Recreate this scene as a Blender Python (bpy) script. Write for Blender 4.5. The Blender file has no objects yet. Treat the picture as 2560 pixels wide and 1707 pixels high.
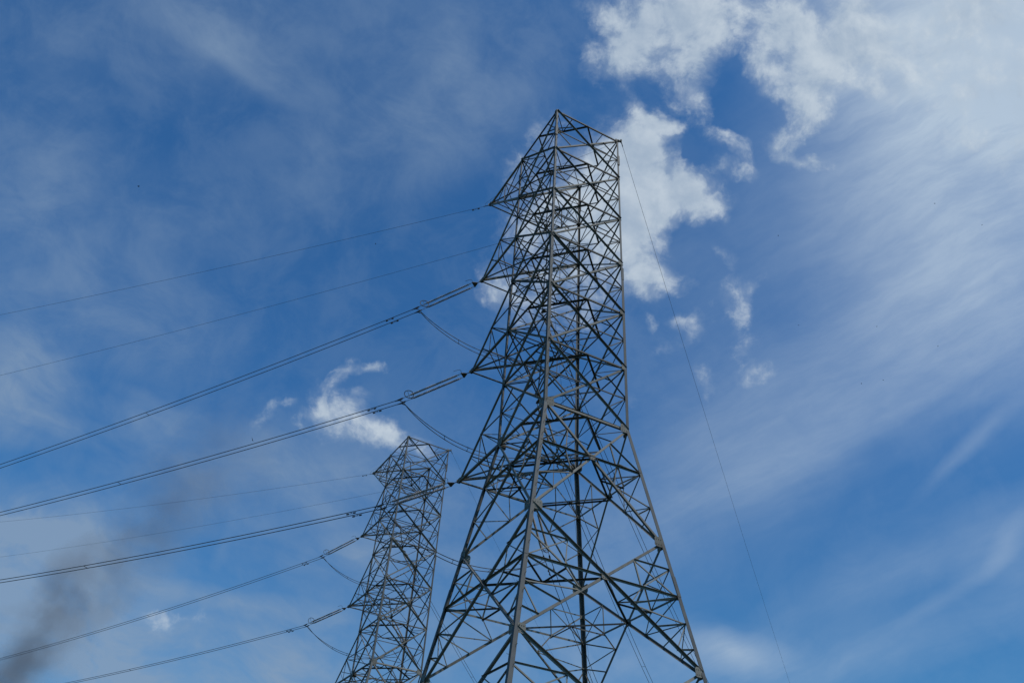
import bpy, bmesh, math, random
from mathutils import Vector, Matrix

random.seed(7)
C = bpy.context.scene
COL = C.collection
R = math.radians

# ------------------------------------------------------------------ camera
Z0 = 25.5                                   # height of the tower waist above the ground
CAM = Vector((-19.50948, -33.08878, Z0 - 23.91165))
RIGHT = Vector((0.87692604, -0.47693414, 0.05945201))
DOWN = Vector((0.33838073, 0.52480723, -0.78107352))
FWD = Vector((0.34131979, 0.70506113, 0.62160245))
F_PX = 2028.8
cd = bpy.data.cameras.new("camera")
cam = bpy.data.objects.new("camera", cd)
COL.objects.link(cam)
cd.sensor_width = 36.0
cd.lens = F_PX / 2560 * 36.0
cd.clip_start = 0.1
cd.clip_end = 20000
cam.matrix_world = Matrix(((RIGHT.x, -DOWN.x, -FWD.x, CAM.x),
                           (RIGHT.y, -DOWN.y, -FWD.y, CAM.y),
                           (RIGHT.z, -DOWN.z, -FWD.z, CAM.z),
                           (0, 0, 0, 1)))
C.camera = cam


def sight(x, y):
    """direction seen at a point of the photograph"""
    return (RIGHT * ((x - 1280) / F_PX) + DOWN * ((y - 853.5) / F_PX) + FWD).normalized()


def place(x, y, dist):
    return CAM + sight(x, y) * dist


# ------------------------------------------------------------------ light
SUN_AZ, SUN_EL = R(-68.0), R(54.0)          # towards the sun: x axis = 0, counter-clockwise
sun_dir = Vector((math.cos(SUN_AZ) * math.cos(SUN_EL), math.sin(SUN_AZ) * math.cos(SUN_EL), math.sin(SUN_EL)))
sl = bpy.data.lights.new("sun", 'SUN')
sl.energy = 2.6
sl.angle = R(0.53)
sl.color = (1.0, 0.955, 0.88)
sun = bpy.data.objects.new("sun", sl)
COL.objects.link(sun)
sun.rotation_euler = (-sun_dir).to_track_quat('-Z', 'Y').to_euler()
sun.location = (0, -60, 90)

C.view_settings.view_transform = 'Standard'
C.view_settings.look = 'None'
C.view_settings.gamma = 1.0
C.view_settings.exposure = 0.0
C.view_settings.use_curve_mapping = False

# ------------------------------------------------------------------ sky
world = bpy.data.worlds.new("World")
C.world = world
world.use_nodes = True
NT = world.node_tree
NT.nodes.clear()
N, LK = NT.nodes, NT.links
SKY_STRENGTH = 0.13


def node(t, **kw):
    n = N.new(t)
    for k, v in kw.items():
        setattr(n, k, v)
    return n


def put(sock, v):
    if hasattr(v, 'is_linked') or hasattr(v, 'links'):
        LK.new(v, sock)
    else:
        sock.default_value = v


def math_(op, a, b=0.0, c=0.0, clamp=False):
    n = node('ShaderNodeMath', operation=op, use_clamp=clamp)
    put(n.inputs[0], a); put(n.inputs[1], b); put(n.inputs[2], c)
    return n.outputs[0]


def vmath(op, a, b):
    n = node('ShaderNodeVectorMath', operation=op)
    put(n.inputs[0], a); put(n.inputs[1], b)
    return n.outputs['Value'] if op in ('DOT_PRODUCT', 'LENGTH') else n.outputs['Vector']


def smooth(x, lo, hi, a=0.0, b=1.0):
    n = node('ShaderNodeMapRange', interpolation_type='SMOOTHSTEP')
    put(n.inputs['Value'], x)
    put(n.inputs['From Min'], lo); put(n.inputs['From Max'], hi)
    put(n.inputs['To Min'], a); put(n.inputs['To Max'], b)
    return n.outputs['Result']


def noise(vec, scale, detail=6.0, rough=0.55, dist=0.0, w=None):
    n = node('ShaderNodeTexNoise', noise_dimensions='3D')
    put(n.inputs['Vector'], vec); put(n.inputs['Scale'], scale); put(n.inputs['Detail'], detail)
    put(n.inputs['Roughness'], rough); put(n.inputs['Distortion'], dist)
    return n


def mix(fac, a, b, blend='MIX'):
    n = node('ShaderNodeMix', data_type='RGBA', blend_type=blend)
    put(n.inputs['Factor'], fac); put(n.inputs[6], a); put(n.inputs[7], b)
    return n.outputs[2]


def mapped(vec, loc=(0, 0, 0), rot=0.0, scale=(1, 1, 1)):
    n = node('ShaderNodeMapping', vector_type='TEXTURE')
    put(n.inputs['Vector'], vec)
    n.inputs['Location'].default_value = loc
    n.inputs['Rotation'].default_value = (0, 0, rot)
    n.inputs['Scale'].default_value = scale
    return n.outputs[0]


tc = node('ShaderNodeTexCoord')
d = tc.outputs['Generated']
# the sky dome laid flat about the compass bearing 64 deg, elevation 38 deg
ahead = math_('MAXIMUM', vmath('DOT_PRODUCT', d, FWD), 0.06)
U = math_('DIVIDE', vmath('DOT_PRODUCT', d, RIGHT), ahead)
V = math_('DIVIDE', vmath('DOT_PRODUCT', d, DOWN), ahead)
cmb = node('ShaderNodeCombineXYZ')
put(cmb.inputs[0], U); put(cmb.inputs[1], V)
UV = cmb.outputs[0]
K = F_PX


def lobes(vec, items):
    """sum of soft elliptical cloud lobes: (x, y, rx, ry, turn, strength)"""
    total = None
    for (x, y, rx, ry, rot, amp) in items:
        m = mapped(vec, ((x - 1280) / K, (y - 853.5) / K, 0), R(rot), (rx * 1.7 / K, ry * 1.7 / K, 1))
        g = node('ShaderNodeTexGradient', gradient_type='SPHERICAL')
        put(g.inputs[0], m)
        total = math_('MULTIPLY_ADD', g.outputs['Fac'], amp, total if total is not None else 0.0)
    return total


def warp(vec, scale, amount, detail=5.0):
    n = noise(vec, scale, detail, 0.6)
    s = vmath('SUBTRACT', n.outputs['Color'], (0.5, 0.5, 0.5))
    s2 = node('ShaderNodeVectorMath', operation='SCALE')
    put(s2.inputs[0], s); s2.inputs['Scale'].default_value = amount
    flat = vmath('MULTIPLY', s2.outputs[0], (1, 1, 0))
    return vmath('ADD', vec, flat)


sky = node('ShaderNodeTexSky', sky_type='NISHITA')
sky.sun_disc = False
sky.sun_elevation = SUN_EL
sky.sun_rotation = R(90.0) - SUN_AZ
sky.altitude = 100.0
sky.air_density = 1.0
sky.dust_density = 0.6
sky.ozone_density = 2.0
SKY_TINT = (0.25, 0.66, 0.98, 1)
base = mix(1.0, sky.outputs[0], SKY_TINT, 'MULTIPLY')
# the air is a little hazier and greyer low down
height = node('ShaderNodeSeparateXYZ')
put(height.inputs[0], d)
low = smooth(height.outputs[2], 0.15, 0.62)
base = mix(1.0, base, mix(low, (0.92, 0.87, 0.80, 1), (1, 1, 1, 1)), 'MULTIPLY')

# --- high thin cloud: soft veils and combed streaks
uvw = warp(UV, 2.2, 0.10)
veil_items = [
    (480, 60, 420, 150, 0, .26), (560, 120, 210, 60, 28, .22), (900, 380, 380, 120, -22, .22),
    (1130, 170, 190, 190, 0, .24), (60, 420, 150, 170, 0, .26), (180, 640, 280, 190, 0, .24),
    (300, 810, 250, 90, 15, .26), (40, 975, 130, 100, 10, .85), (170, 1060, 130, 30, 18, .25),
    (390, 1035, 120, 45, 12, .36), (400, 1080, 80, 50, 20, .22),
    (560, 1190, 260, 120, -8, .18), (760, 1150, 220, 110, -10, .16), (950, 1170, 220, 150, 0, .18),
    (640, 1320, 420, 150, 0, .14), (1000, 1330, 300, 160, 0, .14),
    (60, 1350, 190, 90, 12, .55), (60, 1460, 260, 170, 0, 1.0), (330, 1660, 360, 130, 0, .60), (700, 1670, 420, 90, 0, .55),
    (640, 1500, 260, 22, 8, .34), (890, 1390, 120, 42, 6, .42), (1000, 1560, 300, 80, 4, .30),
    (1150, 1420, 120, 30, 10, .25), (1520, 1640, 330, 75, 0, .36), (1820, 1620, 120, 40, 8, .40),
    (1480, 1400, 220, 140, 0, .22), (1780, 1120, 230, 200, -10, .26), (2020, 1340, 320, 130, -20, .03),
    (2620, 280, 400, 480, 0, .62), (2500, 60, 420, 220, 0, .75), (2300, 380, 330, 260, -20, .24), (2450, 720, 300, 290, 0, .18),
    (2120, 1000, 430, 130, -28, .22), (1990, 1130, 300, 50, -28, .14), (2150, 830, 300, 100, -28, .16),
    (2250, 1430, 420, 60, -25, .16), (2150, 1640, 300, 60, -20, .22), (2540, 1420, 90, 120, -20, .14),
    (1720, 700, 260, 200, 0, .10), (2100, 560, 240, 200, -20, .12),
]
veil = lobes(uvw, veil_items)
comb = noise(mapped(uvw, rot=R(-26), scale=(1.0, 0.22, 1)), 6.5, 9.0, 0.66, 0.2).outputs['Fac']
tuft = noise(mapped(uvw, rot=R(24), scale=(1.0, 0.55, 1)), 7.5, 8.0, 0.62, 0.5).outputs['Fac']
right_side = smooth(U, 0.05, 0.28)
grain = math_('ADD', math_('MULTIPLY', comb, right_side), math_('MULTIPLY', tuft, math_('SUBTRACT', 1.0, right_side)))
grain = smooth(grain, 0.28, 0.74, math_('MULTIPLY_ADD', right_side, 0.36, 0.44), math_('MULTIPLY_ADD', right_side, -0.26, 1.44))
mottle = smooth(noise(uvw, 11.0, 9.0, 0.66, 0.4).outputs['Fac'], 0.36, 0.68, 0.0, 0.15)
mottle = math_('MULTIPLY', mottle, math_('MULTIPLY_ADD', right_side, -0.75, 1.0))
veil = math_('ADD', math_('MULTIPLY', math_('ADD', veil, 0.02), grain), mottle)
thin_items = [(2465, 1075, 120, 20, -42, .13), (2385, 1150, 110, 16, -44, .09), (2520, 1350, 80, 24, -58, .15), (2430, 1440, 140, 18, -32, .08), (2330, 1510, 150, 16, -28, .06),
              (2290, 1010, 160, 20, -30, .09), (560, 1370, 14, 46, 20, .16), (570, 150, 130, 22, 30, .12), (620, 190, 90, 14, 34, .08), (930, 230, 90, 12, -38, .07),
              (1060, 220, 120, 26, -40, .10), (1120, 90, 60, 90, 10, .10), (340, 1340, 90, 12, 14, .12), (200, 1330, 110, 14, 8, .10), (160, 1050, 110, 12, 18, .12), (360, 1000, 70, 14, 24, .14)]
veil = math_('ADD', veil, lobes(warp(UV, 6.0, 0.02), thin_items))
veil = math_('MINIMUM', veil, 0.92)
VEIL_LEFT, VEIL_RIGHT = (0.235, 0.335, 0.475, 1), (0.52, 0.63, 0.74, 1)
VEIL_K = 0.90

# --- low heaped cloud
uvc = warp(warp(UV, 8.0, 0.06, 5.0), 28.0, 0.022, 6.0)
heap_items = [
    # the cloud behind the near pylon
    (1585, 450, 105, 115, 0, 1.35), (1600, 372, 66, 50, 0, .9), (1705, 495, 95, 52, 8, 1.2), (1780, 512, 46, 22, 0, .5), (1590, 600, 76, 95, 0, 1.2), (1605, 690, 46, 34, 0, .65), (1720, 400, 60, 30, 30, -.6), (1740, 620, 60, 50, 0, -.5),
    (1440, 470, 120, 120, 0, .80), (1320, 600, 110, 100, 0, .55), (1370, 750, 110, 70, 0, .36), (1700, 690, 60, 28, -8, .48), (1470, 640, 90, 120, 0, .5),
    # loose puffs to its right
    (1800, 345, 60, 26, 25, .40), (1800, 428, 80, 20, 10, .42), (1858, 395, 24, 60, -20, .30), (1960, 375, 36, 36, 20, .85), (2015, 424, 56, 16, 10, .80), (1880, 335, 40, 20, 20, .30),
    # left half of the bank along the top
    (1645, 105, 130, 85, -8, 1.0), (1750, 15, 210, 66, 0, 1.0), (1565, 150, 70, 55, 0, .55), (1745, 175, 60, 90, 8, .70), (1735, 262, 58, 42, -30, .60),
    (1590, 265, 24, 45, -15, .52), (1635, 300, 55, 14, 25, .42), (1475, 25, 40, 26, 30, .62), (1540, 50, 34, 34, -40, .58), (1655, 322, 36, 16, 0, .46),
    (1852, 185, 34, 95, 4, -.60), (1835, 300, 60, 60, 0, -.35), (1590, 40, 70, 26, -20, -.45), (1900, 290, 60, 40, 0, -.3),
    # right half of the bank
    (2010, 85, 140, 85, 0, .95), (1900, 140, 56, 46, 0, .50), (2060, 205, 95, 70, -20, .70), (2025, 285, 48, 52, 0, .62), (2010, 335, 20, 22, 0, .30), (1935, 205, 80, 36, 30, .58),
    (2190, 165, 140, 66, 0, .62), (2290, 40, 280, 95, 0, .70), (2180, 235, 70, 26, 10, .45), (2500, 160, 260, 200, 0, .55), (2420, 220, 80, 30, -35, .3),
    (2035, 20, 60, 22, 10, -.55), (2120, 260, 60, 40, 0, -.35), (2100, 80, 40, 30, 30, -.3),
    # small puffs lower on the right
    (1820, 725, 46, 50, 20, .46), (1875, 712, 40, 18, -20, .34), (1848, 795, 20, 40, 10, .40), (1735, 800, 30, 40, 40, .28), (1680, 862, 50, 14, -20, .28), (1795, 615, 46, 20, 25, .44),
    (1885, 940, 44, 32, 0, .52), (1860, 870, 50, 24, -20, .40), (1765, 950, 22, 42, 0, .34), (1580, 1010, 16, 16, 0, .3), (1645, 810, 18, 20, 0, .34), (1640, 730, 26, 12, 10, .3),
    # curl of cloud over the far pylon
    (920, 925, 42, 13, -4, .66), (868, 925, 34, 20, -40, .44), (832, 965, 46, 16, -55, .42), (795, 1000, 20, 40, 10, .40), (868, 1012, 60, 30, 0, .46), (800, 1035, 70, 22, -10, .42), (860, 1060, 120, 46, 10, .30),
    (900, 985, 30, 26, 20, .35), (945, 1070, 60, 22, 38, .46), (985, 1095, 46, 28, 0, .50), (1045, 1115, 46, 30, 25, .66), (850, 1080, 90, 22, 0, .40), (735, 1003, 24, 9, -24, .24), (690, 1025, 50, 14, -30, .20), (650, 1050, 40, 16, -30, .18),
    (905, 955, 26, 12, -40, -.25),
    (1235, 695, 26, 36, -15, .52), (1250, 735, 40, 30, 0, .56), (460, 1546, 70, 16, 4, .30), (385, 1548, 50, 18, 10, .26), (430, 1580, 60, 16, 0, .22),
]
heap = lobes(uvc, heap_items)
fluff = noise(UV, 15.0, 10.0, 0.63, 0.25).outputs['Fac']
sun_side = vmath('ADD', UV, (0.012, -0.016, 0))
fluff2 = noise(sun_side, 15.0, 6.0, 0.55, 0.25).outputs['Fac']
big = noise(UV, 5.0, 6.0, 0.6).outputs['Fac']
wisp = noise(uvc, 46.0, 8.0, 0.62, 0.6).outputs['Fac']
dens = math_('ADD', heap, math_('MULTIPLY', math_('SUBTRACT', fluff, 0.52), 2.7))
dens = math_('ADD', dens, math_('MULTIPLY', math_('SUBTRACT', wisp, 0.5), 1.1))
cover = smooth(dens, 0.02, 1.18)
fringe = smooth(math_('ADD', heap, math_('MULTIPLY', math_('SUBTRACT', fluff, 0.5), 1.9)), 0.02, 1.05, 0.0, 0.62)
cover = math_('MAXIMUM', cover, fringe)
cover = math_('MULTIPLY', cover, smooth(heap, 0.0, 0.22))
lit = math_('ADD', math_('MULTIPLY', math_('SUBTRACT', fluff, fluff2), 1.6), math_('MULTIPLY', math_('SUBTRACT', big, 0.5), 0.8))
lit = smooth(lit, -0.35, 0.45)
HEAP_DARK, HEAP_LIT = (0.37, 0.465, 0.585, 1), (0.56, 0.64, 0.72, 1)
k10 = 1.0 / SKY_STRENGTH


def bright(col):
    return (col[0] * k10, col[1] * k10, col[2] * k10, 1)


heap_col = mix(lit, bright(HEAP_DARK), bright(HEAP_LIT))
veil_fac = math_('MULTIPLY', veil, VEIL_K)
out = mix(veil_fac, base, mix(smooth(U, -0.15, 0.5), bright(VEIL_LEFT), bright(VEIL_RIGHT)))
out = mix(math_('MULTIPLY', cover, 0.93), out, heap_col)
bg = node('ShaderNodeBackground')
put(bg.inputs['Color'], out)
bg.inputs['Strength'].default_value = SKY_STRENGTH
wo = node('ShaderNodeOutputWorld')
LK.new(bg.outputs[0], wo.inputs[0])


# ------------------------------------------------------------------ materials
def material(name, color, rough=0.6, metal=0.0, vary=0.0, vscale=3.0, spec=0.3, stain=False):
    m = bpy.data.materials.new(name)
    m.use_nodes = True
    t = m.node_tree
    b = t.nodes['Principled BSDF']
    b.inputs['Base Color'].default_value = (*color, 1)
    b.inputs['Roughness'].default_value = rough
    b.inputs['Metallic'].default_value = metal
    b.inputs['Specular IOR Level'].default_value = spec
    if vary:
        tcn = t.nodes.new('ShaderNodeTexCoord')
        nz = t.nodes.new('ShaderNodeTexNoise')
        nz.inputs['Scale'].default_value = vscale
        nz.inputs['Detail'].default_value = 6
        nz.inputs['Roughness'].default_value = 0.65
        rp = t.nodes.new('ShaderNodeValToRGB')
        rp.color_ramp.elements[0].position = 0.3
        rp.color_ramp.elements[1].position = 0.72
        rp.color_ramp.elements[0].color = (*[c * (1 - vary) for c in color], 1)
        rp.color_ramp.elements[1].color = (*[min(1, c * (1 + vary)) for c in color], 1)
        t.links.new(tcn.outputs['Object'], nz.inputs['Vector'])
        t.links.new(nz.outputs['Fac'], rp.inputs['Fac'])
        if stain:
            oi = t.nodes.new('ShaderNodeObjectInfo')
            mr = t.nodes.new('ShaderNodeMapRange')
            mr.inputs['To Min'].default_value = 0.72
            mr.inputs['To Max'].default_value = 1.34
            t.links.new(oi.outputs['Random'], mr.inputs['Value'])
            hv = t.nodes.new('ShaderNodeHueSaturation')
            t.links.new(mr.outputs['Result'], hv.inputs['Value'])
            t.links.new(rp.outputs['Color'], hv.inputs['Color'])
            n2 = t.nodes.new('ShaderNodeTexNoise')
            n2.inputs['Scale'].default_value = 0.9
            n2.inputs['Detail'].default_value = 8
            n2.inputs['Roughness'].default_value = 0.7
            t.links.new(tcn.outputs['Object'], n2.inputs['Vector'])
            m2_ = t.nodes.new('ShaderNodeMapRange')
            m2_.inputs['From Min'].default_value = 0.56
            m2_.inputs['From Max'].default_value = 0.72
            m2_.inputs['To Max'].default_value = 0.5
            t.links.new(n2.outputs['Fac'], m2_.inputs['Value'])
            mx = t.nodes.new('ShaderNodeMix')
            mx.data_type = 'RGBA'
            mx.inputs[7].default_value = (0.10, 0.062, 0.036, 1)
            t.links.new(m2_.outputs['Result'], mx.inputs['Factor'])
            t.links.new(hv.outputs['Color'], mx.inputs[6])
            t.links.new(mx.outputs[2], b.inputs['Base Color'])
        else:
            t.links.new(rp.outputs['Color'], b.inputs['Base Color'])
        rr = t.nodes.new('ShaderNodeMapRange')
        rr.inputs['To Min'].default_value = rough - 0.1
        rr.inputs['To Max'].default_value = min(1, rough + 0.12)
        t.links.new(nz.outputs['Fac'], rr.inputs['Value'])
        t.links.new(rr.outputs['Result'], b.inputs['Roughness'])
    return m


STEEL = material('galvanised_steel', (0.150, 0.143, 0.122), 0.62, 0.0, 0.28, 2.2, stain=True)
STEEL_OLD = material('weathered_steel', (0.095, 0.092, 0.082), 0.68, 0.0, 0.3, 2.6, stain=True)
STEEL_LEG = material('dull_leg_steel', (0.078, 0.081, 0.079), 0.62, 0.0, 0.3, 1.6, stain=True)
IRON = material('dark_fitting_iron', (0.07, 0.07, 0.072), 0.5, 0.0, 0.25, 9.0)
ALU = material('weathered_aluminium_wire', (0.075, 0.078, 0.082), 0.55, 0.0, 0.2, 5.0)
SILICONE = material('grey_silicone_sheds', (0.34, 0.32, 0.31), 0.5, 0.0, 0.15, 8.0)
CONCRETE = material('footing_concrete', (0.32, 0.31, 0.28), 0.9, 0.0, 0.25, 4.0)
FEATHER = material('dark_feathers', (0.03, 0.03, 0.033), 0.8, 0.0, 0.2, 30.0)
GRASS = material('rough_grass', (0.036, 0.046, 0.02), 0.95, 0.0, 0.45, 0.35)


# ------------------------------------------------------------------ builders
def empty(name, loc=(0, 0, 0)):
    o = bpy.data.objects.new(name, None)
    o.empty_display_size = 0.5
    COL.objects.link(o)
    o.location = loc
    return o


def build(name, bm, mat, parent=None, smooth_=False):
    me = bpy.data.meshes.new(name)
    bmesh.ops.recalc_face_normals(bm, faces=bm.faces)
    bm.to_mesh(me)
    bm.free()
    me.materials.append(mat)
    if smooth_:
        for p in me.polygons:
            p.use_smooth = True
    o = bpy.data.objects.new(name, me)
    COL.objects.link(o)
    if parent:
        o.parent = parent
    return o


def tag(o, label, cat, group=None):
    o['label'] = label
    o['category'] = cat
    if group:
        o['group'] = group
    return o


def copy_tree(o, parent=None):
    c = o.copy()
    COL.objects.link(c)
    if parent is not None:
        c.parent = parent
    for ch in list(o.children):
        copy_tree(ch, c)
    return c


bar_count = [0]


def angle_bar(bm, p, q, w, n, flip=1, inset=0.0, t=None, ridge=False):
    """steel angle section from p to q, one flange in the plane with outward normal n, the other turned inwards"""
    p, q, n = Vector(p), Vector(q), Vector(n).normalized()
    ax = (q - p).normalized()
    n = (n - ax * n.dot(ax)).normalized()
    a = ax.cross(n) * flip
    if ridge and a.z > 0:
        a = -a
    elif not ridge and abs(n.z) < 0.5 and a.z < 0:
        a = -a                                  # inner flange along the lower edge
    t = t or max(0.007, w * 0.085)
    bar_count[0] += 1
    off = n * (-inset + (bar_count[0] % 9) * 0.0017)
    p = p + off - a * (w * 0.5)
    q = q + off - a * (w * 0.5)
    prof = [(0, -t), (w, -t), (w, 0), (t, 0), (t, w), (0, w)] if ridge else [(0, 0), (w, 0), (w, -t), (t, -t), (t, -w), (0, -w)]
    rings = []
    for c in (p, q):
        rings.append([bm.verts.new(c + a * u + n * v) for u, v in prof])
    k = len(prof)
    for i in range(k):
        bm.faces.new((rings[0][i], rings[0][(i + 1) % k], rings[1][(i + 1) % k], rings[1][i]))
    for rg in rings:
        bm.faces.new((rg[0], rg[1], rg[2], rg[3]))
        bm.faces.new((rg[0], rg[3], rg[4], rg[5]))


def leg_bar(bm, p, q, w, ex, ey, t=0.016):
    """corner angle: flanges run from the outer corner along ex and ey"""
    p, q, ex, ey = Vector(p), Vector(q), Vector(ex), Vector(ey)
    prof = [(0, 0), (w, 0), (w, t), (t, t), (t, w), (0, w)]
    rings = [[bm.verts.new(c + ex * u + ey * v) for u, v in prof] for c in (p, q)]
    for i in range(6):
        bm.faces.new((rings[0][i], rings[0][(i + 1) % 6], rings[1][(i + 1) % 6], rings[1][i]))
    for rg in rings:
        bm.faces.new((rg[0], rg[1], rg[2], rg[3]))
        bm.faces.new((rg[0], rg[3], rg[4], rg[5]))


def plate(bm, centre, n, up, w, h, th=0.014, chamfer=0.3):
    """bolted gusset plate: an octagon-like slab facing n"""
    n = Vector(n).normalized()
    up = Vector(up)
    up = (up - n * up.dot(n)).normalized()
    s = up.cross(n)
    c = Vector(centre)
    cx, cy = w / 2, h / 2
    kx, ky = cx * chamfer, cy * chamfer
    pts = [(-cx + kx, -cy), (cx - kx, -cy), (cx, -cy + ky), (cx, cy - ky), (cx - kx, cy), (-cx + kx, cy), (-cx, cy - ky), (-cx, -cy + ky)]
    fr = [bm.verts.new(c + s * x + up * y + n * th) for x, y in pts]
    bk = [bm.verts.new(c + s * x + up * y) for x, y in pts]
    bm.faces.new(fr)
    bm.faces.new(bk[::-1])
    for i in range(8):
        bm.faces.new((fr[i], bk[i], bk[(i + 1) % 8], fr[(i + 1) % 8]))
    for bx in (-0.55, 0.0, 0.55):              # bolt heads
        for by in (-0.5, 0.5):
            add_box(bm, c + s * (cx * bx) + up * (cy * by) + n * (th + 0.010), s, up, n, 0.032, 0.032, 0.02)


def add_box(bm, c, x, y, z, sx, sy, sz):
    c, x, y, z = Vector(c), Vector(x), Vector(y), Vector(z)
    vs = [bm.verts.new(c + x * (i * sx / 2) + y * (j * sy / 2) + z * (k * sz / 2)) for i in (-1, 1) for j in (-1, 1) for k in (-1, 1)]
    for f in ((0, 1, 3, 2), (4, 6, 7, 5), (0, 4, 5, 1), (2, 3, 7, 6), (0, 2, 6, 4), (1, 5, 7, 3)):
        bm.faces.new([vs[i] for i in f])


def tube(bm, pts, rad, sides=8, closed=False):
    pts = [Vector(p) for p in pts]
    rads = rad if isinstance(rad, (list, tuple)) else [rad] * len(pts)
    rings = []
    ref = Vector((0, 0, 1))
    n = len(pts)
    for i, p in enumerate(pts):
        if closed:
            tg = pts[(i + 1) % n] - pts[i - 1]
        else:
            tg = pts[min(i + 1, n - 1)] - pts[max(i - 1, 0)]
        tg.normalize()
        if abs(tg.dot(ref)) > 0.95:
            ref = Vector((1, 0, 0)) if abs(tg.x) < 0.9 else Vector((0, 1, 0))
        a = tg.cross(ref).normalized()
        b = a.cross(tg)
        ref = b
        rings.append([bm.verts.new(p + (a * math.cos(2 * math.pi * k / sides) + b * math.sin(2 * math.pi * k / sides)) * rads[i]) for k in range(sides)])
    for i in range(n if closed else n - 1):
        r0, r1 = rings[i], rings[(i + 1) % n]
        for k in range(sides):
            bm.faces.new((r0[k], r0[(k + 1) % sides], r1[(k + 1) % sides], r1[k]))
    if not closed:
        bm.faces.new(rings[0])
        bm.faces.new(rings[-1][::-1])


# ------------------------------------------------------------------ the ground
bm = bmesh.new()
gs = 4000.0
ng = 40
grid = [[bm.verts.new((-gs + 2 * gs * i / ng, -gs + 2 * gs * j / ng, 0)) for j in range(ng + 1)] for i in range(ng + 1)]
for i in range(ng):
    for j in range(ng):
        bm.faces.new((grid[i][j], grid[i + 1][j], grid[i + 1][j + 1], grid[i][j + 1]))
ground = build('ground', bm, GRASS)
ground['kind'] = 'structure'

# ------------------------------------------------------------------ lattice towers
HW = 2.585                      # half width of the straight body
PAN = 4.15                      # body panel height
SPLAY = 0.158
ARM = 5.25
LEV = {l: PAN * (7 - l) for l in range(1, 8)}
LEV[9], LEV[11], LEV[13], LEV[15] = -6.654, -12.777, -19.0, -25.2
CORNER = {'N': (-1, -1), 'R': (1, -1), 'B': (1, 1), 'L': (-1, 1)}
FACES = [('N', 'R', (0, -1, 0)), ('R', 'B', (1, 0, 0)), ('B', 'L', (0, 1, 0)), ('L', 'N', (-1, 0, 0))]


def corner(k, z):
    h = HW if z >= 0 else HW - SPLAY * z
    cx, cy = CORNER[k]
    return Vector((cx * h, cy * h, Z0 + z))


def lerp(a, b, t):
    return a + (b - a) * t


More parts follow.
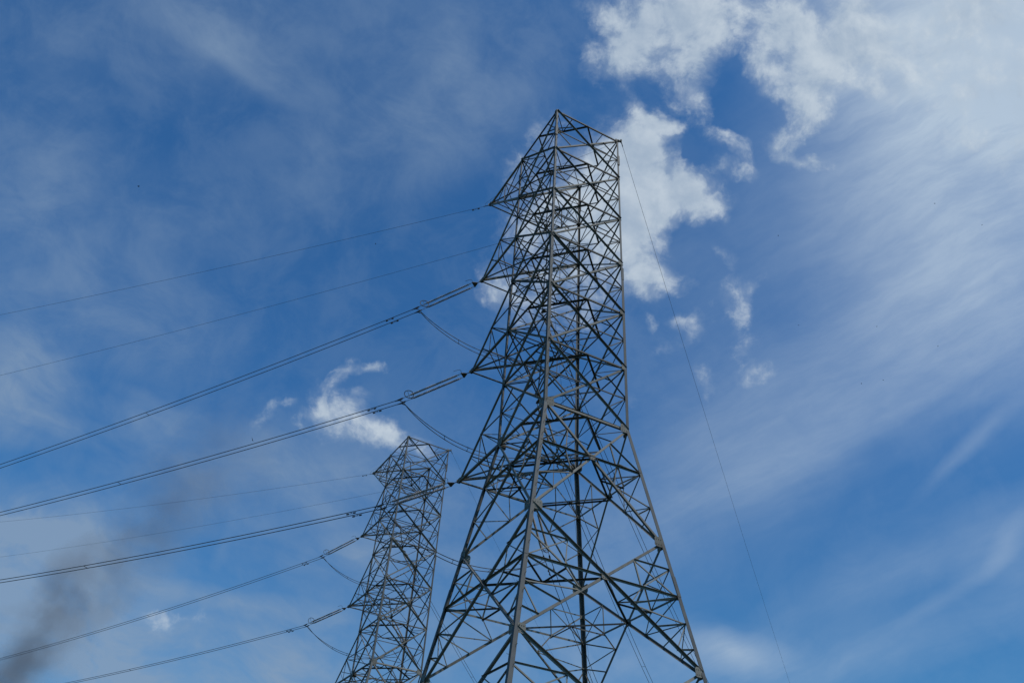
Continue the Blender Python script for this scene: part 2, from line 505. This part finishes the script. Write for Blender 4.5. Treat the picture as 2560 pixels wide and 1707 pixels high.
def build_tower():
    root = empty('transmission_tower', (0, 0, 0))
    # legs, each with its gusset plates
    for k, (cx, cy) in CORNER.items():
        bm = bmesh.new()
        ex, ey = (-cx, 0, 0), (0, -cy, 0)
        top = Vector((cx, cy, 0)) * 0.030
        leg_bar(bm, corner(k, LEV[1] + 0.12) + top, corner(k, LEV[4] - 1.2) + top, 0.135, ex, ey)
        out = Vector((cx, cy, 0)) * 0.060
        leg_bar(bm, corner(k, LEV[4] - 0.6) + out, corner(k, 0.0) + out, 0.172, ex, ey, 0.02)
        foot = Vector((cx, cy, 0)) * 0.150
        leg_bar(bm, corner(k, 0.0) + out, corner(k, LEV[15]) + foot, 0.200, ex, ey, 0.024)
        for zs in (LEV[2] + 1.9, LEV[4] - 0.9, LEV[9] - 2.2, LEV[11] - 2.6):   # splice angles
            sp = out + Vector((cx, cy, 0)) * (0.014 if zs > -5 else 0.014 + 0.09 * min(1, -zs / 25.2))
            leg_bar(bm, corner(k, zs + 0.5) + sp, corner(k, zs - 0.5) + sp, 0.19, ex, ey, 0.02)
        z = LEV[1] - 0.4
        i = 0
        while k == 'N' and z > -24:                          # step bolts up one leg
            p = corner(k, z) + Vector((0.05 if i % 2 else -0.06, -0.06 if i % 2 else 0.05, 0))
            dr = Vector((0, -1, 0)) if i % 2 else Vector((-1, 0, 0))
            tube(bm, [p, p + dr * 0.15, p + dr * 0.155 + Vector((0, 0, 0.025))], 0.010, 5)
            z -= 0.40
            i += 1
        leg = build('leg', bm, STEEL_LEG, root)
        for l in (1, 2, 3, 4, 5, 6, 7, 9, 11, 13):
            big = l >= 7
            for (fa, fb, fn) in FACES:
                if k not in (fa, fb):
                    continue
                other = fb if k == fa else fa
                along = (corner(other, LEV[l]) - corner(k, LEV[l])).normalized()
                w, h = (0.48, 0.50) if l in (7, 9) else ((0.38, 0.42) if big else ((0.28, 0.34) if l >= 4 else (0.20, 0.26)))
                bm = bmesh.new()
                plate(bm, corner(k, LEV[l]) + along * (w * 0.5 + 0.02) + Vector(fn) * (0.034 if l < 4 else 0.064 if l <= 7 else 0.09), fn, (0, 0, 1), w, h)
                build('gusset_plate', bm, STEEL, leg)
    # bracing of the four faces, panel by panel
    for (a, b, fn) in FACES:
        for l in range(1, 7):
            zt, zb = LEV[l], LEV[l + 1]
            zm = (zt + zb) / 2
            At, Bt, Ab, Bb, Am, Bm = corner(a, zt), corner(b, zt), corner(a, zb), corner(b, zb), corner(a, zm), corner(b, zm)
            wd = 0.100 if l < 4 else 0.112
            bm = bmesh.new()
            angle_bar(bm, At, Bt, 0.092, fn, -1)
            angle_bar(bm, Am, Bm, 0.055, fn, -1, 0.05)
            for (M_, T_, Bo, Ot, Ob) in ((Am, At, Ab, Bt, Bb), (Bm, Bt, Bb, At, Ab)):
                angle_bar(bm, M_, lerp(T_, Ob, 0.25), 0.055, fn, 1, 0.03, None, True)
                angle_bar(bm, M_, lerp(Bo, Ot, 0.25), 0.055, fn, -1, 0.03)
            pan = build('face_bracing', bm, STEEL_OLD, root)
            for (p, q, ins) in ((At, Bb, -0.02), (Bt, Ab, 0.03)):
                bm = bmesh.new()
                angle_bar(bm, p, q, wd, fn, 1, ins, None, ins < 0)
                build('diagonal_brace', bm, STEEL, pan)
        for (lt, lb) in ((7, 9), (9, 11), (11, 13), (13, 15)):
            zt, zb = LEV[lt], LEV[lb]
            At, Bt, Ab, Bb = corner(a, zt), corner(b, zt), corner(a, zb), corner(b, zb)
            wt, wb = (At - Bt).length, (Ab - Bb).length
            fx = wt / (wt + wb)
            zx = zt + (zb - zt) * fx
            n = (Bt - At).cross(Ab - At)
            n = n if n.dot(Vector(fn)) > 0 else -n
            Ax, Bx = corner(a, zx), corner(b, zx)
            X = (Ax + Bx) / 2
            bm = bmesh.new()
            if lt == 7:
                angle_bar(bm, At, Bt, 0.125, n, -1)
            angle_bar(bm, Ax, Bx, 0.098, n, -1, 0.02, None, True)
            for (T_, X_, Bo) in ((At, Ax, Ab), (Bt, Bx, Bb)):
                m, h, q = lerp(T_, X, 0.5), lerp(X_, X, 0.5), lerp(T_, X_, 0.5)
                r = 0.064
                if lt == 7:
                    angle_bar(bm, m, X_, r, n, 1, 0.03, None, True)
                    angle_bar(bm, m, h, r, n, -1, 0.03)
                else:
                    angle_bar(bm, m, q, r, n, 1, 0.03, None, True)
                    angle_bar(bm, q, h, r, n, -1, 0.03)
                    angle_bar(bm, m, X_, r * .8, n, 1, 0.05)
                    angle_bar(bm, m, h, r, n, -1, 0.04)
                D = [lerp(X, Bo, t) for t in ((0.34, 0.67) if lt == 7 else (0.28, 0.52, 0.76))]
                Q = [lerp(X_, Bo, t) for t in ((0.5,) if lt == 7 else (0.36, 0.70))]
                angle_bar(bm, X_, D[0], r, n, 1, 0.03, None, True)
                angle_bar(bm, h, D[0], r * .8, n, 1, 0.05)
                angle_bar(bm, D[0], Q[0], r * .8, n, -1, 0.03)
                angle_bar(bm, Q[0], D[1], r, n, 1, 0.03, None, True)
                if lt != 7:
                    angle_bar(bm, Q[0], D[2], r * .8, n, 1, 0.05)
                    angle_bar(bm, D[2], Q[1], r, n, -1, 0.03, None, True)
            pan = build('face_bracing', bm, STEEL, root)
            for (p, q, ins) in ((At, Bb, -0.025), (Bt, Ab, 0.035)):
                bm = bmesh.new()
                angle_bar(bm, p, q, 0.112 if lt == 7 else 0.118, n, 1, ins, None, ins < 0 and lt != 7)
                build('diagonal_brace', bm, STEEL, pan)
            bm = bmesh.new()
            plate(bm, X + n.normalized() * 0.05, n, (0, 0, 1), 0.40, 0.36)
            build('gusset_plate', bm, STEEL, pan)
    # horizontal diamond bracing across the shaft
    for l in range(1, 8):
        z = LEV[l]
        bm = bmesh.new()
        P = [corner(k, z - 0.02) for k in ('N', 'R', 'B', 'L')]
        mids = [lerp(P[i], P[(i + 1) % 4], 0.5) for i in range(4)]
        up = Vector((0, 0, 1))
        for i in range(4):
            angle_bar(bm, mids[i], mids[(i + 1) % 4], 0.105, up, 1, 0.01)
            c = P[(i + 1) % 4]
            s = lerp(mids[i], mids[(i + 1) % 4], 0.5)
            angle_bar(bm, c, s, 0.05, up, 1, 0.03)
            angle_bar(bm, lerp(c, mids[i], 0.5), s, 0.05, up, 1, 0.05)
            angle_bar(bm, lerp(c, mids[(i + 1) % 4], 0.5), s, 0.05, up, -1, 0.07)
        build('plan_bracing', bm, STEEL_OLD, root)
    for (lt, lb) in ((7, 9), (9, 11), (11, 13)):
        zt, zb = LEV[lt], LEV[lb]
        ht, hb = HW - SPLAY * zt, HW - SPLAY * zb
        z = zt + (zb - zt) * ht / (ht + hb)
        P = [corner(k, z - 0.03) for k in ('N', 'R', 'B', 'L')]
        mids = [lerp(P[i], P[(i + 1) % 4], 0.5) for i in range(4)]
        bm = bmesh.new()
        up = Vector((0, 0, 1))
        for i in range(4):
            p, q = mids[i], mids[(i + 1) % 4]
            angle_bar(bm, p, q, 0.09, up, 1, 0.01)
            s = lerp(p, q, 0.5)
            angle_bar(bm, P[(i + 1) % 4], s, 0.07, up, 1, 0.04)
            if lt == 7:
                sd = (q - p).cross(up).normalized() * 0.22
                angle_bar(bm, p + sd, q + sd, 0.075, up, -1, 0.02)
            angle_bar(bm, lerp(P[(i + 1) % 4], p, 0.5), s, 0.07, up, 1, 0.06)
            angle_bar(bm, lerp(P[(i + 1) % 4], q, 0.5), s, 0.07, up, -1, 0.08)
        build('plan_bracing', bm, STEEL_OLD, root)
    # crossarms, all reaching out on one side
    for l in (1, 3, 5, 7):
        z = LEV[l]
        T_ = Vector((-HW, HW + ARM, Z0 + z))
        U_ = Vector((HW, HW + ARM, Z0 + z))
        Lb, Bb = corner('L', z), corner('B', z)
        zu = LEV[l - 1] if l > 1 else LEV[2]
        Lu, Bu = corner('L', zu), corner('B', zu)
        up = Vector((0, 0, 1))
        sgn = 1 if l > 1 else -1
        bm = bmesh.new()
        angle_bar(bm, T_, Lb, 0.13, (-1, 0, 0), 1, 0.0)
        angle_bar(bm, U_, Bb, 0.15, (1, 0, 0), -1, 0.0)
        angle_bar(bm, T_, U_, 0.13, (0, 1, 0), 1, 0.0)
        angle_bar(bm, T_, Lu, 0.10, (-1, 0, 0), 1, 0.02)
        angle_bar(bm, U_, Bu, 0.10, (1, 0, 0), -1, 0.02)
        angle_bar(bm, T_, Bb, 0.13, -up, 1, 0.03)
        angle_bar(bm, U_, Lb, 0.10, -up, 1, 0.06)
        arm = build('crossarm', bm, STEEL, root)
        bm = bmesh.new()
        mLB = (Lb + Bb) / 2
        angle_bar(bm, T_, mLB, 0.075, -up, 1, 0.09)
        angle_bar(bm, U_, mLB, 0.075, -up, -1, 0.11)
        for (tip, low, high, legk, n) in ((T_, Lb, Lu, 'L', (-1, 0, 0)), (U_, Bb, Bu, 'B', (1, 0, 0))):
            a_, b_ = lerp(tip, low, 0.5), lerp(tip, high, 0.5)
            r = 0.055
            angle_bar(bm, a_, b_, r, n, 1, 0.02)
            angle_bar(bm, b_, low, r, n, 1, 0.03)
            angle_bar(bm, b_, corner(legk, z + sgn * PAN * 0.5), r, n, -1, 0.03)
            angle_bar(bm, a_, lerp(tip, high, 0.25), r * .8, n, -1, 0.04)
        aT, bT, aU, bU = lerp(T_, Lb, .5), lerp(T_, Lu, .5), lerp(U_, Bb, .5), lerp(U_, Bu, .5)
        angle_bar(bm, aT, aU, 0.065, -up, 1, 0.02)
        angle_bar(bm, bT, bU, 0.06, up, 1, 0.02)
        angle_bar(bm, lerp(T_, Lu, .27), lerp(U_, Bu, .27), 0.05, up, 1, 0.02)
        angle_bar(bm, aT, (T_ + U_) / 2, 0.05, -up, 1, 0.04)
        angle_bar(bm, aU, (T_ + U_) / 2, 0.05, -up, 1, 0.05)
        angle_bar(bm, bT, lerp(T_, U_, .5), 0.05, up, 1, 0.04)
        angle_bar(bm, bU, lerp(T_, U_, .5), 0.05, up, -1, 0.04)
        angle_bar(bm, bT, lerp(bU, Bu, .5), 0.05, up, -1, 0.06)
        build('arm_lacing', bm, STEEL_OLD, arm)
        for tip, sx in ((T_, -1), (U_, 1)):
            bm = bmesh.new()
            plate(bm, tip + Vector((sx * 0.03, -0.12, 0.02)), (sx, 0, 0), up, 0.42, 0.30)
            plate(bm, tip + Vector((0, 0.02, 0.0)), (0, 1, 0), up, 0.26, 0.24)
            build('gusset_plate', bm, STEEL, arm)
    # peak bracket that carries the right-hand earth wire
    bm = bmesh.new()
    pk = corner('R', LEV[1])
    add_box(bm, pk + Vector((0.12, -0.06, 0.02)), (1, 0, 0), (0, 1, 0), (0, 0, 1), 0.30, 0.12, 0.10)
    add_box(bm, pk + Vector((0.22, -0.12, 0.08)), (1, 0, 0), (0, 1, 0), (0, 0, 1), 0.10, 0.10, 0.20)
    build('earth_wire_bracket', bm, STEEL_OLD, root)
    for k in CORNER:
        bm = bmesh.new()
        f = corner(k, LEV[15])
        tube(bm, [Vector((f.x, f.y, -0.4)), Vector((f.x, f.y, 0.02)), Vector((f.x, f.y, 0.44))], [0.75, 0.6, 0.5], 20)
        build('footing', bm, CONCRETE, root)
    return root


near = build_tower()
tag(near, 'tall near grey steel lattice pylon with all crossarms on its left side', 'pylon', 'lattice pylons')
far = copy_tree(near)
tag(far, 'smaller looking far lattice pylon behind and to the left of the near one', 'pylon', 'lattice pylons')
far.location = (7.846, 46.01, -0.547)
far.rotation_euler = (0, 0, 0.0282)
TW = {'near': Matrix.Identity(4), 'far': Matrix.Translation(far.location) @ Matrix.Rotation(0.0282, 4, 'Z')}


def tip(which, k, l):
    p = {'T': (-HW, HW + ARM), 'U': (HW, HW + ARM), 'R': (HW, -HW)}[k]
    return TW[which] @ Vector((p[0], p[1], Z0 + LEV[l]))


# ------------------------------------------------------------------ strain insulator sets
def build_insulator(side):
    """local x runs from the crossarm tip out to the wire"""
    root = empty('strain_insulator')
    bm = bmesh.new()
    tube(bm, [(0.02, 0, 0), (0.34, 0, 0)], 0.028, 6)
    vs = [(0.30, 0.05), (0.30, -0.05), (0.58, -0.27), (0.66, -0.27), (0.66, 0.27), (0.58, 0.27)]
    top = [bm.verts.new((x, y, 0.018)) for x, y in vs]
    bot = [bm.verts.new((x, y, -0.018)) for x, y in vs]
    bm.faces.new(top)
    bm.faces.new(bot[::-1])
    for i in range(6):
        bm.faces.new((top[i], bot[i], bot[(i + 1) % 6], top[(i + 1) % 6]))
    build('yoke_plate', bm, IRON, root)
    bm = bmesh.new()
    tube(bm, [(0.60, 0.24, 0.02), (0.60, 0.26, 0.24), (0.66, 0.26, 0.33), (0.80, 0.27, 0.37), (1.10, 0.28, 0.40)], 0.014, 6)
    build('arcing_horn', bm, IRON, root)
    for y in (-0.2, 0.2):
        bm = bmesh.new()
        prof = [(0.62, 0.02), (0.80, 0.02), (0.80, 0.032), (0.92, 0.032), (0.92, 0.02)]
        x = 0.95
        i = 0
        while x < 4.38:
            r = 0.086 if i % 2 == 0 else 0.070
            prof += [(x, 0.034), (x + 0.008, r), (x + 0.026, r * 0.97), (x + 0.050, 0.034)]
            x += 0.062
            i += 1
        prof += [(4.42, 0.02), (4.42, 0.034), (4.56, 0.034), (4.56, 0.018), (4.75, 0.018)]
        tube(bm, [(a, y, 0) for a, r in prof], [r for a, r in prof], 10)
        build('insulator_string', bm, SILICONE, root)
    bm = bmesh.new()
    ru = Vector((0.80, -0.60 * side, 0))                  # the loop stands upright, turned half across the strings
    rc = Vector((4.60, 0, 0.30))
    ring = [rc + ru * (0.32 * math.cos(t)) + Vector((0, 0, 0.34 * math.sin(t))) for t in [2 * math.pi * i / 28 for i in range(28)]]
    tube(bm, ring, 0.027, 8, closed=True)
    tube(bm, [ring[18], (4.58, -0.2, 0.0)], 0.016, 6)
    tube(bm, [ring[24], (4.58, 0.2, 0.0)], 0.016, 6)
    tube(bm, [ring[21] + Vector((0, 0, 0.02)), ring[6]], 0.014, 6)
    build('corona_ring', bm, IRON, root)
    for y in (-0.2, 0.2):
        bm = bmesh.new()
        tube(bm, [(4.72, y, 0), (5.00, y, 0)], 0.016, 6)
        tube(bm, [(4.96, y, 0), (5.04, y, 0), (5.10, y, -.01), (5.32, y, -.02), (5.50, y, 0), (5.62, y, 0)], [0.02, 0.05, 0.062, 0.062, 0.034, 0.026], 8)
        tube(bm, [(5.30, y, -0.03), (5.20, y * 1.05, -0.16), (5.05, y * 1.05, -0.30)], [0.035, 0.04, 0.026], 6)
        build('dead_end_clamp', bm, IRON, root)
    return root


def set_frame(o, p, az, slope):
    """orient: x out along the string, y level and sideways, z up"""
    x = Vector((math.cos(az), math.sin(az), slope)).normalized()
    y = Vector((-math.sin(az), math.cos(az), 0))
    z = x.cross(y)
    m = Matrix(((x.x, y.x, z.x, p.x), (x.y, y.y, z.y, p.y), (x.z, y.z, z.z, p.z), (0, 0, 0, 1)))
    o.matrix_world = m
    return m


# span table: tower, tip, level -> bearing, start (s, h), slope and curvature of the wires, length
SPANS = {
    ('near', 'T', 3): (131.0, 5.2, -1.60, -0.25, 0.0010, 150),
    ('near', 'T', 5): (131.0, 5.2, -1.50, -0.16, 0.0010, 150),
    ('near', 'T', 7): (131.0, 5.2, -1.10, -0.10, 0.0010, 150),
    ('far', 'T', 3): (131.0, 5.2, -2.15, -0.25, 0.0010, 150),
    ('far', 'T', 5): (131.0, 5.2, -1.80, -0.18, 0.0010, 150),
    ('near', 'U', 3): (40.5, 5.0, -1.15, -0.20, 0.0010, 90),
    ('near', 'U', 5): (45.0, 5.0, -1.45, -0.125, 0.0010, 90),
    ('near', 'U', 7): (48.5, 5.0, -1.30, -0.10, 0.0010, 90),
    ('far', 'U', 3): (41.5, 5.0, -1.90, -0.325, 0.0010, 60),
    ('far', 'U', 5): (45.0, 5.0, -1.70, -0.20, 0.0010, 60),
}
ARMNAME = {3: 'upper conductor arm', 5: 'middle conductor arm', 7: 'lowest conductor arm'}
FR = {}
master = {}
for (tw, k, l), (az, s0, h0, b, c, ln) in SPANS.items():
    if k not in master:
        o = master[k] = build_insulator(-1 if k == 'T' else 1)
    else:
        o = copy_tree(master[k])
    FR[(tw, k, l)] = set_frame(o, tip(tw, k, l), R(az), h0 / s0)
    side = 'left tip' if k == 'T' else 'rear tip'
    tag(o, f'twin insulator strings at the {side} of the {tw} pylon {ARMNAME[l]}', 'insulator', 'strain insulator sets')


def wire_mesh(name, pts, rad, mat=ALU, sides=6):
    bm = bmesh.new()
    tube(bm, pts, rad, sides)
    return build(name, bm, mat, None, True)


def damper(parent, p, dirx):
    """vibration damper hanging just under its wire"""
    bm = bmesh.new()
    dirx = dirx.normalized()
    dn = Vector((0, 0, -1))
    c = p + dn * 0.11
    tube(bm, [p + dn * 0.0, c], 0.022, 6)
    tube(bm, [c - dirx * 0.28, c, c + dirx * 0.28], 0.013, 6)
    for s in (-1, 1):
        tube(bm, [c + dirx * (s * 0.15), c + dirx * (s * 0.18), c + dirx * (s * 0.32)], [0.034, 0.052, 0.048], 7)
    return build('vibration_damper', bm, IRON, parent)


def spacing(n, a=0.0, b=1.0, power=1.6):
    return [a + (b - a) * (i / (n - 1)) ** power for i in range(n)]


for (tw, k, l), (az, s0, h0, b, c, ln) in SPANS.items():
    A = R(az)
    dx, lat = Vector((math.cos(A), math.sin(A), 0)), Vector((-math.sin(A), math.cos(A), 0))
    P0 = tip(tw, k, l)
    for sgn in (1, -1):
        def pt(s, off=sgn):
            return P0 + dx * s + lat * (0.2 * off) + Vector((0, 0, h0 + b * (s - s0) + c * (s - s0) ** 2))
        pts = [pt(s0 + 0.02 + x) for x in spacing(60, 0, ln)]
        w = wire_mesh('conductor_wire', pts, 0.025)
        near_far = ('nearer' if sgn == 1 else 'further') if k == 'T' else ('left' if sgn == 1 else 'right')
        where = 'running away left from' if k == 'T' else 'running away behind from'
        tag(w, f'{near_far} wire of the pair {where} the {tw} pylon {ARMNAME[l]}', 'wire', 'paired conductor wires')
        for s in ((s0 + 1.75,) if k == 'T' and tw == 'far' else (s0 + (1.9 if sgn == 1 else 1.7),)):
            damper(w, pt(s), pt(s + 0.1) - pt(s))
        if sgn == 1:
            for s in ((28.0, 60.0) if k == 'T' else (24.0 if l != 5 else 44.0, 70.0 if l != 5 else 75.0)):
                bm = bmesh.new()
                tube(bm, [pt(s, 1.05), pt(s, -1.05)], 0.018, 6)
                build('wire_spacer', bm, IRON, w)

# ------------------------------------------------------------------ jumper loops from the left set to the rear set
for tw in ('near', 'far'):
    for l in (3, 5, 7):
        if (tw, 'T', l) not in FR or (tw, 'U', l) not in FR:
            continue
        ml, mr = FR[(tw, 'T', l)], FR[(tw, 'U', l)]
        both = []
        for sgn in (1, -1):
            a = ml @ Vector((5.06, 0.21 * sgn, -0.30))
            b_ = mr @ Vector((5.06, -0.21 * sgn, -0.30))
            sag = 1.95 + (0.0 if sgn == 1 else 0.12)
            pts = []
            for i in range(41):
                t = i / 40
                # a little stiff near the terminals, then a hanging loop
                q = lerp(a, b_, t)
                q.z -= sag * (4 * t * (1 - t)) ** 0.92
                pts.append(q)
            both.append(pts)
            w = wire_mesh('jumper_cable', pts, 0.025)
            tag(w, f'{"front" if sgn == 1 else "back"} slack jumper cable looping below the {tw} pylon {ARMNAME[l]}', 'jumper cable', 'slack jumper loops')
            if sgn == 1:
                first = w
        for i in (11, 17, 26, 37):
            bm = bmesh.new()
            p, q = both[0][i], both[1][i]
            tube(bm, [p, lerp(p, q, .5), q], 0.016, 6)
            for e in (p, q):
                ax = (both[0][i + 1] - both[0][i - 1]).normalized()
                tube(bm, [e - ax * 0.06, e + ax * 0.06], 0.032, 7)
            build('wire_spacer', bm, IRON, first)

# ------------------------------------------------------------------ earth wires
EARTH = [
    ('near', 'T', (0, 0.06, 0.02), 133.0, -0.04, 0.0005, 150, 'thin earth wire running left from the near pylon topmost left arm tip'),
    ('near', 'U', (0, 0.06, 0.02), 133.0, -0.12, 0.0005, 150, 'thin earth wire running left from behind the near pylon upper shaft'),
    ('far', 'T', (0, 0.06, 0.02), 132.0, -0.03, 0.0005, 150, 'thin earth wire running left from the far pylon topmost left arm tip'),
    ('far', 'U', (0, 0.06, 0.02), 130.0, -0.065, 0.0005, 150, 'thin earth wire running left from behind the far pylon upper shaft'),
    ('near', 'R', (0.22, -0.12, 0), 40.5, -0.14, 0.0003, 260, 'thin earth wire falling right of the near pylon from its right peak'),
    ('near', 'U', (0.15, 0.1, 0), 53.5, -0.36, 0.0006, 60, 'thin earth wire falling behind the near pylon shaft from its rear top arm'),
    ('far', 'R', (0.22, -0.12, 0), 42.5, -0.26, 0.0006, 60, 'thin earth wire falling from the right peak of the far pylon'),
]
for (tw, k, off, az, b, c, ln, label) in EARTH:
    A = R(az)
    dx = Vector((math.cos(A), math.sin(A), 0))
    P0 = tip(tw, k, 1) + Vector(off)

    def pt(s):
        return P0 + dx * s + Vector((0, 0, b * s + c * s * s))
    w = wire_mesh('earth_wire', [pt(x) for x in spacing(60, 0.0, ln)], 0.0115)
    tag(w, label, 'earth wire', 'earth wires')
    bm = bmesh.new()
    tube(bm, [pt(0.0), pt(0.12), pt(0.42), pt(0.55)], [0.03, 0.034, 0.03, 0.014], 7)
    build('dead_end_clamp', bm, IRON, w)
    if k != 'R':
        damper(w, pt(1.15), pt(1.2) - pt(1.1))
for tw in ('near', 'far'):
    a, b_ = tip(tw, 'T', 1) + Vector((-0.25, 0.3, 0.05)), tip(tw, 'R', 1) + Vector((0.1, 0, 0.1))
    pts = [a, a + Vector((-0.02, 0.02, 0.22))]
    for i in range(1, 31):
        t = i / 30
        q = lerp(a, b_, t)
        q.z += 1.15 * math.sin(math.pi * t) ** 0.6 * (1 - t) + 0.12 * (1 - t)
        pts.append(q)
    w = wire_mesh('earth_jumper', pts, 0.008)
    tag(w, f'thin slack earth lead crossing the top of the {tw} pylon', 'earth lead', 'earth leads over the pylon tops')


# ------------------------------------------------------------------ birds
def bird(x, y, dist, span, roll, label, spread=1.0, group='birds in the sky'):
    bm = bmesh.new()
    ln = span * 0.5
    prof = [(-0.5, 0.012), (-0.42, 0.05), (-0.2, 0.10), (0.08, 0.12), (0.28, 0.085), (0.36, 0.07), (0.43, 0.06), (0.5, 0.02), (0.58, 0.004)]
    tube(bm, [(u * ln, 0, 0) for u, r in prof], [r * ln for u, r in prof], 10)
    for s in (-1, 1):                               # wings: bent, pointed, with thickness
        st = [(0.0, 0.22, -0.16, 0.0), (0.22, 0.30, -0.14, 0.07), (0.36, 0.14, -0.20, 0.05), (0.5, -0.16, -0.26, -0.02)]
        rows = []
        for (t, lead, trail, zz) in st:
            yv = s * span * t * spread
            rows.append([bm.verts.new((lead * ln * 1.4, yv, zz * span + 0.012 * span * (1 - t))), bm.verts.new((trail * ln * 1.4, yv, zz * span + 0.004 * span)),
                         bm.verts.new((trail * ln * 1.4, yv, zz * span - 0.004 * span)), bm.verts.new((lead * ln * 1.4, yv, zz * span - 0.012 * span * (1 - t)))])
        for r0, r1 in zip(rows, rows[1:]):
            for i in range(4):
                bm.faces.new((r0[i], r0[(i + 1) % 4], r1[(i + 1) % 4], r1[i]))
        bm.faces.new(rows[0])
        bm.faces.new(rows[-1])
    tl = [(-0.42, 0.03), (-0.95, 0.13), (-0.95, -0.13), (-0.42, -0.03)]
    a = [bm.verts.new((u * ln, v * ln, 0.012 * ln)) for u, v in tl]
    b = [bm.verts.new((u * ln, v * ln, -0.012 * ln)) for u, v in tl]
    bm.faces.new(a)
    bm.faces.new(b[::-1])
    for i in range(4):
        bm.faces.new((a[i], b[i], b[(i + 1) % 4], a[(i + 1) % 4]))
    o = build('bird', bm, FEATHER, None, True)
    o.location = place(x, y, dist)
    o.rotation_euler = roll
    return tag(o, label, 'bird', group)


bird(346, 466, 95, 0.36, (0.3, 0.2, 2.2), 'dark bird alone high in the left sky above all wires', 0.55)
bird(939, 610, 95, 0.34, (0.5, 0.2, 0.9), 'dark bird between the two upper earth wires left of the near pylon', 0.5)
bird(631, 1099, 95, 0.62, (1.1, 0.1, 1.2), 'bird with raised wings just above the middle conductor pair', 0.9)
for (x, y) in ((1945.6, 589), (2336.6, 509), (2455, 562.6), (1996.8, 813), (2192, 816), (2153.5, 958.5), (2208, 950), (2345, 865)):
    bird(x, y, 320, 0.62, (0.2, 0.1, random.uniform(0, 6)), 'tiny distant bird, one of the specks scattered over the right-hand sky', 0.9, 'distant birds on the right')

# ------------------------------------------------------------------ smoke
SM = [(-330, 2080, 120, .8), (-160, 1880, 120, .8), (-15, 1730, 110, .85), (110, 1590, 92, .95), (225, 1480, 95, .72), (340, 1370, 98, .46), (450, 1260, 115, .24), (570, 1150, 140, .12)]
SD = 240.0
spts, srad = [], []
for (x, y, r, a) in SM:
    dv = sight(x, y)
    hd = math.hypot(dv.x, dv.y)
    spts.append(CAM + dv * (SD / hd))
    srad.append(r / F_PX * (SD / hd) * 1.02)
bm = bmesh.new()
rings, rr = [], []
for i in range(len(spts) - 1):
    for t in (0, .25, .5, .75):
        rings.append(lerp(spts[i], spts[i + 1], t)); rr.append(srad[i] + (srad[i + 1] - srad[i]) * t)
rings.append(spts[-1]); rr.append(srad[-1])
e = (spts[-1] - spts[-2]).normalized()
for t, m in ((.35, .93), (.65, .75), (.88, .45), (.98, .15)):
    rings.append(spts[-1] + e * srad[-1] * t); rr.append(srad[-1] * m)
tube(bm, rings, [r * 1.25 for r in rr], 24)
sm = bpy.data.materials.new('dark_smoke')
sm.use_nodes = True
t = sm.node_tree
t.nodes.clear()
SN, SL = t.nodes, t.links
pv = SN.new('ShaderNodeVolumePrincipled')
pv.inputs['Color'].default_value = (0.54, 0.46, 0.43, 1)
pv.inputs['Anisotropy'].default_value = 0.2
so = SN.new('ShaderNodeOutputMaterial')
SL.new(pv.outputs[0], so.inputs['Volume'])
co = SN.new('ShaderNodeTexCoord')
nz = SN.new('ShaderNodeTexNoise')
nz.inputs['Scale'].default_value = 0.075
nz.inputs['Detail'].default_value = 7
nz.inputs['Roughness'].default_value = 0.58
SL.new(co.outputs['Object'], nz.inputs['Vector'])
sw = SN.new('ShaderNodeVectorMath'); sw.operation = 'SUBTRACT'
SL.new(nz.outputs['Color'], sw.inputs[0]); sw.inputs[1].default_value = (0.5, 0.5, 0.5)
sc_ = SN.new('ShaderNodeVectorMath'); sc_.operation = 'MULTIPLY_ADD'
SL.new(sw.outputs[0], sc_.inputs[0]); sc_.inputs[1].default_value = (24, 24, 24); SL.new(co.outputs['Object'], sc_.inputs[2])
tot = None
for i in range(len(spts)):
    mp = SN.new('ShaderNodeMapping'); mp.vector_type = 'TEXTURE'
    mp.inputs['Location'].default_value = spts[i]
    mp.inputs['Scale'].default_value = (srad[i] * 1.15,) * 3
    SL.new(sc_.outputs[0], mp.inputs['Vector'])
    g = SN.new('ShaderNodeTexGradient'); g.gradient_type = 'SPHERICAL'
    SL.new(mp.outputs[0], g.inputs[0])
    ma = SN.new('ShaderNodeMath'); ma.operation = 'MULTIPLY_ADD'
    SL.new(g.outputs['Fac'], ma.inputs[0]); ma.inputs[1].default_value = SM[i][3]
    if tot is None:
        ma.inputs[2].default_value = 0
    else:
        SL.new(tot, ma.inputs[2])
    tot = ma.outputs[0]
puff = SN.new('ShaderNodeMapRange')
puff.inputs['From Min'].default_value = 0.42; puff.inputs['From Max'].default_value = 0.58
puff.inputs['To Min'].default_value = 0.12; puff.inputs['To Max'].default_value = 1.6
SL.new(nz.outputs['Fac'], puff.inputs['Value'])
mu = SN.new('ShaderNodeMath'); mu.operation = 'MULTIPLY'
SL.new(tot, mu.inputs[0]); SL.new(puff.outputs[0], mu.inputs[1])
m2 = SN.new('ShaderNodeMath'); m2.operation = 'MULTIPLY'
SL.new(mu.outputs[0], m2.inputs[0]); m2.inputs[1].default_value = 0.075
SL.new(m2.outputs[0], pv.inputs['Density'])
smoke = build('smoke_plume', bm, sm)
tag(smoke, 'dark grey smoke plume drifting up from the bottom left corner', 'smoke')
C.cycles.volume_step_rate = 1.0
C.cycles.volume_max_steps = 128
